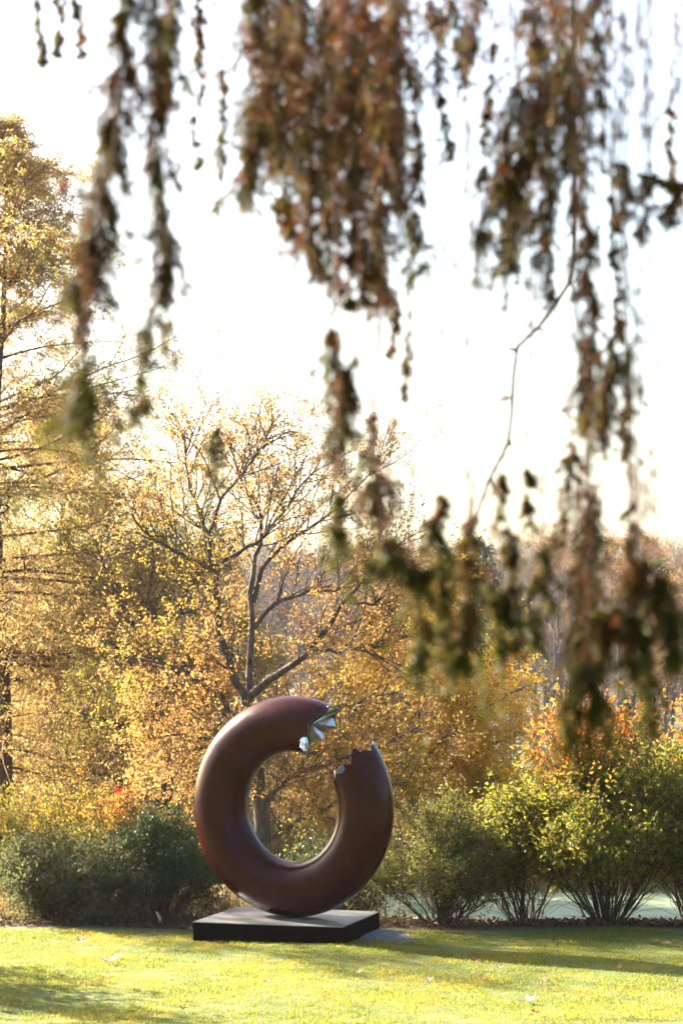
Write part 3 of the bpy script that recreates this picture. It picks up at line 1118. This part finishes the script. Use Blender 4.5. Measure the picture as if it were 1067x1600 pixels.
def build_gravel():
    rs = np.random.RandomState(63)
    b = MB()
    base = np.array([[1, 0, 0], [-1, 0, 0], [0, 1, 0], [0, -1, 0], [0, 0, 1], [0, 0, -1]], float)
    F8 = np.array([[0, 2, 4], [2, 1, 4], [1, 3, 4], [3, 0, 4], [2, 0, 5], [1, 2, 5], [3, 1, 5], [0, 3, 5]])
    c = P(600, 1466, 30.9)
    for k in range(900):
        q = rs.normal(size=2)
        p = np.array([c[0] + q[0] * .17, 30.95 + q[1] * .28, 0])
        p[2] = float(ground_z(p[0], p[1])) + .02 + .02 * rs.rand() * math.exp(-(q @ q) * .4) * 2
        V = base * rs.uniform(.6, 1.2, (6, 1)) * .016
        b.add(V + p, F8)
    o = b.build('gravel', M_GRAVEL, smooth=False)
    tag(o, 'small patch of blue grey gravel at the right corner of the plinth', 'gravel', None, 'stuff')


build_gravel()


def leaf_colour(name, c):
    return rough_mat(name, [tuple(v * .75 for v in c), c, tuple(min(v * 1.2, 1) for v in c)], 40, .6, .2)


LEAF_COL = {'pale': leaf_colour('pale_dead_leaf', (.55, .45, .36)), 'red': leaf_colour('red_dead_leaf', (.33, .05, .03)),
            'rust': leaf_colour('rust_dead_leaf', (.36, .13, .05)), 'tan': leaf_colour('tan_dead_leaf', (.4, .26, .13)),
            'grey': leaf_colour('grey_dead_leaf', (.3, .25, .24)), 'yellow': leaf_colour('yellow_dead_leaf', (.5, .4, .1))}


def fallen_leaf(px, py, size_px, col, label, seed):
    rs = np.random.RandomState(seed)
    Y = EYE * F_PX / (py - HORIZON)
    for _ in range(4):
        p = P(px, py, Y)
        g = float(ground_z(p[0], Y))
        Y = (EYE - g - .05) * F_PX / (py - HORIZON)
    p = P(px, py, Y)
    s = size_px / F_PX * Y * .54
    n = 22
    a = np.linspace(0, 2 * math.pi, n, endpoint=False)
    r = s * (.62 + .3 * np.cos(5 * a) + .08 * np.cos(10 * a + .4)) * (1 + .12 * np.cos(a))
    rot = rs.uniform(0, 6.28)
    x, y = r * np.cos(a + rot), r * np.sin(a + rot)
    tx, ty = rs.uniform(-.35, .35), -rs.uniform(.15, .6)
    z = .35 * (x * x + y * y) / s + tx * x - ty * y * .6 + rs.normal(size=n) * s * .05
    root_z = .055
    V = np.concatenate([[[0, 0, 0]], np.stack([x, y, z], 1)])
    V = V + np.array([p[0], Y, float(ground_z(p[0], Y)) + root_z - min(z.min(), 0) * .4])
    b = MB()
    b.add(V, np.array([[0, 1 + k, 1 + (k + 1) % n] for k in range(n)]))
    o = b.build('fallen_leaf', LEAF_COL[col], smooth=False)
    st = MB()
    e = V[1 + int(n * .5)]
    st.tubes(np.array([[V[0], (V[0] + e) / 2 + [0, 0, .004], e + (e - V[0]) * .6]]), np.full((1, 3), s * .02), 4)
    # pivot at the leaf
    ctr = V[0].copy()
    o.data.transform(__import__('mathutils').Matrix.Translation(Vector(-ctr)))
    o.location = ctr
    st.build('leaf_stalk', LEAF_COL[col], o)
    tag(o, label, 'leaf', 'leaves fallen on the lawn')


for k, a in enumerate([(170, 1502, 30, 'pale', 'large pale curled leaf on the lawn at lower left, biggest of the fallen leaves'),
                       (184, 1494, 18, 'grey', 'greyish leaf just behind the large pale leaf on the lawn at left'),
                       (126, 1471, 20, 'pale', 'small pale leaf near the far lawn edge below the grey green shrub'),
                       (836, 1583, 20, 'red', 'bright red leaf nearest the bottom edge at lower right'),
                       (826, 1564, 26, 'pale', 'broad pale pink leaf just above the red leaf at lower right'),
                       (850, 1533, 17, 'rust', 'upright rusty leaf standing in the grass at right'),
                       (742, 1502, 18, 'rust', 'dark rust coloured leaf on the shaded grass right of the plinth'),
                       (780, 1512, 16, 'grey', 'grey brown leaf beside the dark rust leaf right of the plinth'),
                       (966, 1512, 14, 'rust', 'small reddish leaf on the lawn below the tall right shrub'),
                       (1041, 1474, 14, 'tan', 'small tan leaf at the far lawn edge near the right border'),
                       (670, 1532, 16, 'grey', 'greyish pink leaf lying in the middle of the lawn'),
                       (418, 1534, 16, 'tan', 'orange tan leaf on the lawn in front of the plinth'),
                       (288, 1577, 20, 'yellow', 'yellowish leaf in the shaded grass at the bottom left'),
                       (560, 1520, 14, 'tan', 'tiny tan leaf in sunny grass below the right end of the plinth'),
                       (300, 1452, 14, 'tan', 'small tan leaf by the left end of the plinth'),
                       (250, 1486, 13, 'rust', 'tiny rust leaf on the sunny grass left of the plinth')]):
    fallen_leaf(*a, seed=700 + k)


def cut_stalks():
    rs = np.random.RandomState(71)
    c = P(268, 1447, 32.6)
    root = empty('cut_stalks', (c[0], 32.6, float(ground_z(c[0], 32.6))))
    tag(root, 'row of short cut brown stalks at the lawn edge left of the plinth', 'stalks')
    for k in range(16):
        x = c[0] + (k - 7) * .035 + rs.normal() * .01
        p = np.array([x, 32.6 + rs.normal() * .06, root.location[2] - .02])
        q = p + np.array([rs.normal() * .03, rs.normal() * .02, rs.uniform(.1, .2)])
        b = MB()
        b.tubes(np.stack([p, (p + q) / 2, q])[None], np.full((1, 3), .009), 6)
        b.build('stalk', M_STEM, root)
    c = P(249, 1440, 32.5)
    b = MB()
    gz = float(ground_z(c[0], 32.5))
    p, q = np.array([c[0] + .04, 32.5, gz]), np.array([c[0] - .04, 32.52, gz + .17])
    b.tubes(np.stack([p, (p + q) / 2 + [.005, 0, 0], q])[None], np.array([[.02, .023, .012]]), 8)
    o = b.build('birch_stick', leaf_colour('pale_wood', (.6, .58, .54)))
    tag(o, 'short pale broken stick leaning by the cut stalks', 'stick')


cut_stalks()


# ------------------------------------------------------------------ air
def build_haze():
    m, n, out = new_mat('haze_air')
    v = n.nodes.new('ShaderNodeVolumePrincipled')
    v.inputs['Color'].default_value = (.95, .95, 1, 1)
    v.inputs['Density'].default_value = .0001
    v.inputs['Anisotropy'].default_value = .45
    n.links.new(v.outputs[0], out.inputs['Volume'])
    b = MB()
    x, y0, y1, z0, z1 = 640, -90, 820, -4, 26
    V = [(sx * x, yy, zz) for zz in (z0, z1) for sx, yy in ((-1, y0), (1, y0), (1, y1), (-1, y1))]
    b.add(V, np.array([[0, 3, 2, 1], [4, 5, 6, 7], [0, 1, 5, 4], [1, 2, 6, 5], [2, 3, 7, 6], [3, 0, 4, 7]]))
    tag(b.build('haze', m, smooth=False), kind='stuff')


build_haze()

# ------------------------------------------------------------------ overhanging spruce
def build_spruce():
    rs = np.random.RandomState(81)
    tx, ty = 3.7, 7.4
    gz = float(ground_z(tx, ty))
    root = empty('spruce_tree', (tx, ty, gz))
    tag(root, 'overhanging spruce with drooping rust and green needled branches across the top', 'tree')
    trp = trunk_part(root, [np.array([tx + .05 * math.sin(k), ty, gz - .1 + 12 * k / 6]) for k in range(7)], .26, .05, M_SPRUCEBARK, 14, 24)
    # limbs above the view that carry the hanging branches
    for Y in (6.2, 7.0, 7.8, 8.6):
        zt = P(0, -70, Y)[2]
        xl = P(-60, 0, Y)[0]
        pts = [np.array([tx, ty, zt + .25]), np.array([tx * .62, (ty + Y) / 2, zt + .2]), np.array([.9, Y, zt + .03]), np.array([0, Y, zt]), np.array([xl, Y, zt - .01])]
        b = MB()
        b.tubes(resample(pts, 24, .006, rs)[None], np.linspace(.05, .008, 24)[None], 8)
        b.build('limb', M_SPRUCEBARK, root)

    def strand(Y, pts, wid, rust, dens=1.0, stem=True, r=.0035):
        """pts: (px, py) from top to tip; wid: width in pixels along it; rust 0 green .. 1 brown"""
        path = np.array([P(a, b_, Y) for a, b_ in pts])
        K = 16
        pa = resample(path, K, .004, rs)
        pa[:, 1] += np.cumsum(rs.normal(size=K)) * .006
        b = MB()
        full = pa
        b.tubes(full[None], np.linspace(r, r * .5, K)[None], 5)
        part = b.build('hanging_branch', M_SPRUCEBARK, root)
        if stem and pts[0][1] > -20:
            top = P(pts[0][0] + rs.uniform(-14, 14), -72, Y)
            b = MB()
            b.tubes(resample([top, top * .65 + pa[0] * .35 + rs.normal(size=3) * .035, top * .3 + pa[0] * .7 + rs.normal(size=3) * .025, pa[0]], 8, .003, rs)[None], np.full((1, 8), .0024), 4)
            b.build('bare_stem', M_SPRUCEBARK, part)
            if top[2] - pa[0][2] > .1:
                line = resample([top, pa[0]], 8, .004, rs)
                nb = max(3, int((top[2] - pa[0][2]) / .05))
                _, _, S, D = sprout(line[None], nb, .05, 1, 55, -.8, rs)
                tw = bend(S, D, .03 * rs.uniform(.3, 1.3, nb), 4, rs, .2, -.5)
                b = MB()
                b.tubes(tw, np.full((nb, 4), .0012), 3)
                pos, d = scatter(tw, 16, 0, 1.05, .002, rs)
                b.leaves(pos, d, .018, .003, rs, single=True)
                b.build('sparse_needles', M_RUST, part, smooth=False)['kind'] = 'stuff'
        if wid is None:
            return
        seg = np.linalg.norm(np.diff(pa, axis=0), axis=1).sum()
        px2m = Y / F_PX
        wv = np.asarray(wid, float) * px2m
        wmean = wv.mean()
        n1 = max(6, int(seg / .0021 * dens * max(.6, wmean / .085)))
        wl = lambda tt: np.interp(tt, np.linspace(0, 1, len(wv)), wv)
        n0 = max(4, int(seg / .0085 * max(.6, wmean / .09)))
        _, t0, S, D = sprout(pa[None], n0, 0.0, .95, 62, -.15, rs)
        wob = .45 + .75 * np.abs(np.sin(t0 * seg * rs.uniform(9, 16) + rs.uniform(0, 6))) + .25 * np.sin(t0 * seg * 40 + rs.uniform(0, 6))
        L0 = np.maximum(wl(t0) * rs.uniform(.35, 1.2, n0) * wob, .012)
        L0 = np.where(rs.rand(n0) < .1, L0 * 2.1, L0)
        side = bend(S, norm(D), L0, 5, rs, .15, -.9)
        bt = MB()
        bt.tubes(side, taper(.002, 5, n0, .5), 3)
        k0 = max(3, int(n1 / n0))
        idx, t1, S, D = sprout(side, k0, .0, 1.0, 55, -.35, rs)
        t = t0[idx]
        n1 = len(S)
        L = np.clip(wl(t) * rs.uniform(.2, .5, n1), .01, .05)
        tw = bend(S, D, L, 3, rs, .15, -.4)
        bt.tubes(tw, taper(.0012, 3, n1, .6), 3)
        o = bt.build('twigs', M_SPRUCEBARK, part)
        o['kind'] = 'stuff'
        nn = 22
        pos, d = scatter(tw, nn, .0, 1.05, .002, rs)
        tipness = np.repeat(t, nn)
        isr = rs.rand(len(pos)) < np.clip(rust + .25 * np.sin(tipness * 14 + rs.uniform(0, 6)) - .15 * tipness, 0, 1)
        for m, mat, nm in ((isr, M_RUST, 'rust_needles'), (~isr, M_SPRUCE, 'green_needles')):
            if m.sum() < 5:
                continue
            f = MB()
            f.leaves(pos[m], d[m],   .019 * rs.uniform(.7, 1.3, m.sum()), .0043, rs, .2, .25, True)
            f.build(nm, mat, part, smooth=False)['kind'] = 'stuff'

    ST = [
        # Y, points, widths, rustiness, density
        (6.6, [(197, -40), (190, 120), (168, 260), (142, 400), (130, 440)], [40, 46, 60, 62, 50], .62, 1.88),
        (6.6, [(132, 470), (126, 540)], [26, 22], .5, 1.20),
        (6.2, [(135, 560), (115, 645)], [60, 80], .12, 1.20),
        (6.6, [(238, -40), (248, 80), (250, 200), (246, 300), (262, 420), (250, 520)], [50, 60, 48, 40, 56, 50], .55, 1.08),
        (6.6, [(235, 480), (222, 620), (190, 665)], [30, 34, 40], .2, .55),
        (7.0, [(270, -40), (262, 60), (258, 120)], [50, 40, 30], .45, 1.35),
        (8.4, [(58, -30), (64, 60), (68, 100)], [12, 12, 6], .5, .7),
        (8.4, [(94, -30), (92, 40), (90, 85)], [16, 13, 6], .6, .7),
        (8.4, [(124, -30), (122, 30), (128, 85)], [13, 12, 6], .5, .7),
        (7.0, [(392, -40), (398, 110), (395, 230), (382, 300)], [50, 56, 60, 26], .6, 1.2),
        (7.2, [(432, -40), (428, 120), (440, 260), (455, 380)], [56, 60, 46, 24], .62, 1.15),
        (6.8, [(470, -40), (480, 140), (490, 300), (495, 450)], [60, 56, 52, 26], .72, 1.0),
        (7.4, [(505, -40), (505, 100), (515, 250), (512, 410)], [50, 46, 50, 24], .6, .9),
        (7.0, [(545, -40), (550, 120), (550, 270), (552, 430)], [60, 50, 52, 26], .78, 1.0),
        (7.6, [(588, -40), (590, 130), (590, 280), (585, 400), (600, 470)], [60, 60, 44, 36, 24], .75, 1.05),
        (7.2, [(618, -40), (618, 110), (615, 220), (628, 330)], [50, 50, 40, 24], .7, 1.0),
        (7.8, [(632, 290), (645, 350), (655, 420)], [26, 40, 26], .25, .8),
        (8.2, [(410, -40), (415, 100), (420, 210)], [60, 60, 40], .6, 1.0),
        (8.2, [(455, -40), (460, 100), (468, 230)], [60, 60, 40], .65, 1.0),
        (8.4, [(525, -40), (528, 110), (530, 250)], [60, 60, 40], .7, 1.0),
        (8.4, [(570, -40), (570, 110), (572, 260)], [60, 60, 40], .7, 1.0),
        (8.2, [(608, -40), (605, 100), (608, 200)], [60, 60, 40], .7, 1.0),
        (8.2, [(862, -40), (866, 60), (868, 160)], [60, 60, 40], .55, .9),
        (8.2, [(815, 170), (815, 260), (812, 340)], [50, 60, 40], .6, .8),
        (7.0, [(560, 330), (575, 400), (562, 470)], [40, 44, 16], .5, .6),
        (7.0, [(525, 330), (530, 420), (545, 480)], [40, 34, 12], .5, .5),
        (7.8, [(672, -40), (684, 80), (690, 160), (706, 235)], [44, 30, 20, 26], .7, .6),
        (7.8, [(700, -40), (716, 60), (722, 130)], [50, 30, 14], .6, .6),
        (7.6, [(745, -40), (742, 30), (735, 90)], [60, 44, 16], .65, .8),
        (7.0, [(828, -40), (838, 80), (838, 180), (830, 260)], [50, 46, 50, 34], .68, 1.05),
        (7.0, [(808, 130), (790, 230), (795, 320), (800, 430)], [40, 60, 60, 24], .58, .95),
        (7.2, [(850, 120), (855, 230), (855, 330), (842, 420)], [46, 50, 40, 16], .65, .9),
        (6.8, [(895, -40), (895, 70), (900, 160), (890, 270)], [60, 56, 56, 30], .55, .85),
        (7.0, [(930, -40), (930, 60), (936, 150), (942, 235)], [46, 34, 34, 28], .5, .85),
        (6.8, [(778, 280), (760, 330), (745, 390)], [40, 50, 40], .35, .55),
        (7.2, [(880, 170), (892, 260), (895, 350)], [44, 36, 14], .5, .6),
        (7.2, [(912, 330), (918, 420), (926, 520), (918, 600), (905, 680)], [14, 40, 56, 46, 24], .6, 1.27),
        (7.0, [(962, 500), (958, 560), (945, 610), (935, 700)], [30, 56, 50, 20], .4, 1.20),
        (7.4, [(975, 520), (978, 640), (975, 720)], [8, 14, 8], .8, .5),
        (7.2, [(862, 400), (860, 430), (855, 470)], [26, 34, 14], .6, .6),
        (7.0, [(888, 690), (890, 760), (878, 850)], [20, 50, 40], .65, .9),
        (7.0, [(920, 740), (915, 820), (908, 900), (905, 1000), (898, 1065)], [50, 66, 70, 52, 22], .5, 1.0),
        (7.4, [(930, 880), (935, 930), (930, 985)], [26, 30, 14], .25, .8),
        (6.8, [(520, 510), (518, 560), (535, 610), (535, 680), (522, 735)], [20, 60, 50, 50, 44], .4, 1.42),
        (6.8, [(556, 545), (545, 590), (540, 640)], [40, 34, 20], .55, .5),
        (6.6, [(525, 770), (532, 810), (520, 860)], [30, 50, 30], .15, 1.35),
        (7.2, [(582, 640), (580, 690), (583, 720)], [5, 10, 8], .8, .5),
        (7.0, [(583, 715), (582, 750), (575, 800)], [30, 60, 36], .75, 1.42),
        (8.8, [(342, 655), (340, 700), (335, 760)], [24, 42, 34], .25, .7),
        (6.6, [(612, 820), (596, 860), (580, 890)], [34, 48, 28], 0.16, 1.12),
        (6.6, [(640, 870), (655, 940), (650, 1060)], [41, 51, 30], 0.24, 1.36),
        (6.8, [(690, 770), (684, 820), (690, 900), (700, 980), (690, 1055)], [16, 28, 59, 62, 28], 0.40, 1.60),
        (6.6, [(735, 860), (728, 920), (728, 990), (722, 1050)], [34, 55, 46, 21], 0.32, 1.60),
        (7.2, [(735, 800), (728, 850)], [18, 23], 0.68, 0.96),
        (7.0, [(785, 740), (792, 800), (800, 880), (792, 950), (808, 1015)], [9, 23, 41, 34, 25], 0.28, 1.52),
        (7.0, [(770, 900), (775, 960), (785, 1030)], [28, 28, 16], 0.24, 1.28),
        (7.2, [(822, 720), (826, 790), (830, 860)], [7, 15, 28], 0.32, 1.12),
        (7.0, [(850, 850), (846, 930), (832, 1000)], [39, 46, 21], 0.12, 1.20),
        (7.0, [(985, 780), (988, 840), (990, 900)], [6, 15, 32], 0.60, 1.28),
        (6.4, [(990, 870), (970, 940), (940, 990), (925, 1040)], [41, 46, 44, 28], 0.64, 1.68),
        (6.4, [(1000, 870), (1000, 940), (990, 1000), (985, 1050)], [48, 62, 48, 21], 0.36, 1.60),
        (6.4, [(1020, 890), (1040, 960), (1048, 1050)], [41, 51, 34], 0.24, 1.60),
        (6.6, [(1008, 1000), (1015, 1080), (1014, 1145)], [18, 23, 15], 0.20, 1.44),
        (6.2, [(915, 1025), (905, 1080), (880, 1180)], [34, 58, 34], 0.20, 1.52),
        (6.2, [(915, 1040), (925, 1100), (935, 1160)], [34, 41, 21], 0.24, 1.36),
        (7.0, [(1052, 295), (1045, 330), (1035, 352)], [20, 26, 12], .7, .5),
        (7.0, [(960, 255), (975, 290), (965, 350)], [26, 30, 12], .4, .4),
        (7.0, [(1010, 285), (1004, 330), (995, 370)], [14, 12, 6], .6, .4),
        (8.4, [(310, -30), (312, 100), (305, 280)], [6, 8, 4], .5, .25),
        (8.4, [(350, 100), (345, 280)], [6, 3], .5, .2),
        (8.4, [(620, 480), (612, 560)], [8, 4], .5, .3),
        (8.4, [(1045, 160), (1050, 300)], [8, 4], .5, .2),
        (8.0, [(640, 520), (628, 620)], [6, 3], .5, .15),
        (7.8, [(640, 100), (655, 250), (648, 400)], [10, 14, 8], .6, .35),
        (7.8, [(770, 60), (760, 180), (748, 300)], [12, 12, 6], .6, .35),
        (7.8, [(955, 300), (962, 430), (968, 520)], [8, 12, 8], .6, .35),
    ]
    for Y, pts, wid, rust, dens in ST:
        strand(Y, pts, wid, rust, dens)
    # bare knotted twig that hangs lower right, and two thicker twigs
    strand(10.5, [(893, -60), (897, 150), (893, 330), (893, 420), (880, 455), (842, 510), (806, 548), (800, 620), (794, 690), (766, 750), (742, 808), (735, 850)], None, 0, r=.011)
    strand(10.5, [(806, 548), (796, 545)], None, 0, stem=False, r=.008)
    strand(10.5, [(800, 621), (760, 627)], None, 0, stem=False, r=.006)
    for a, b_ in (((893, 360), (880, 375)), ((890, 430), (902, 470)), ((842, 510), (858, 530)), ((795, 690), (806, 705)), ((766, 750), (776, 770))):
        strand(10.5, [a, b_], None, 0, stem=False, r=.006)
    strand(7.2, [(1062, 120), (1045, 165), (1020, 198), (1000, 215)], None, 0, r=.006)
    strand(6.6, [(600, 850), (635, 885), (665, 895), (700, 890)], [30, 20, 20, 30], .3, .6)
    # thick horizontal branch entering at the right edge
    b = MB()
    q = resample([np.array([tx, ty, P(0, 330, 7.0)[2]]), P(1300, 310, 7.1), P(1067, 292, 7.0), P(1030, 284, 7.0), P(990, 272, 7.0)], 18, .003, rs)
    b.tubes(q[None], np.linspace(.028, .007, 18)[None], 8)
    b.build('limb', M_SPRUCEBARK, root)
    strand(7.0, [(1075, 290), (1040, 288), (1000, 276)], [26, 26, 18], .45, .9, stem=False)


build_spruce()
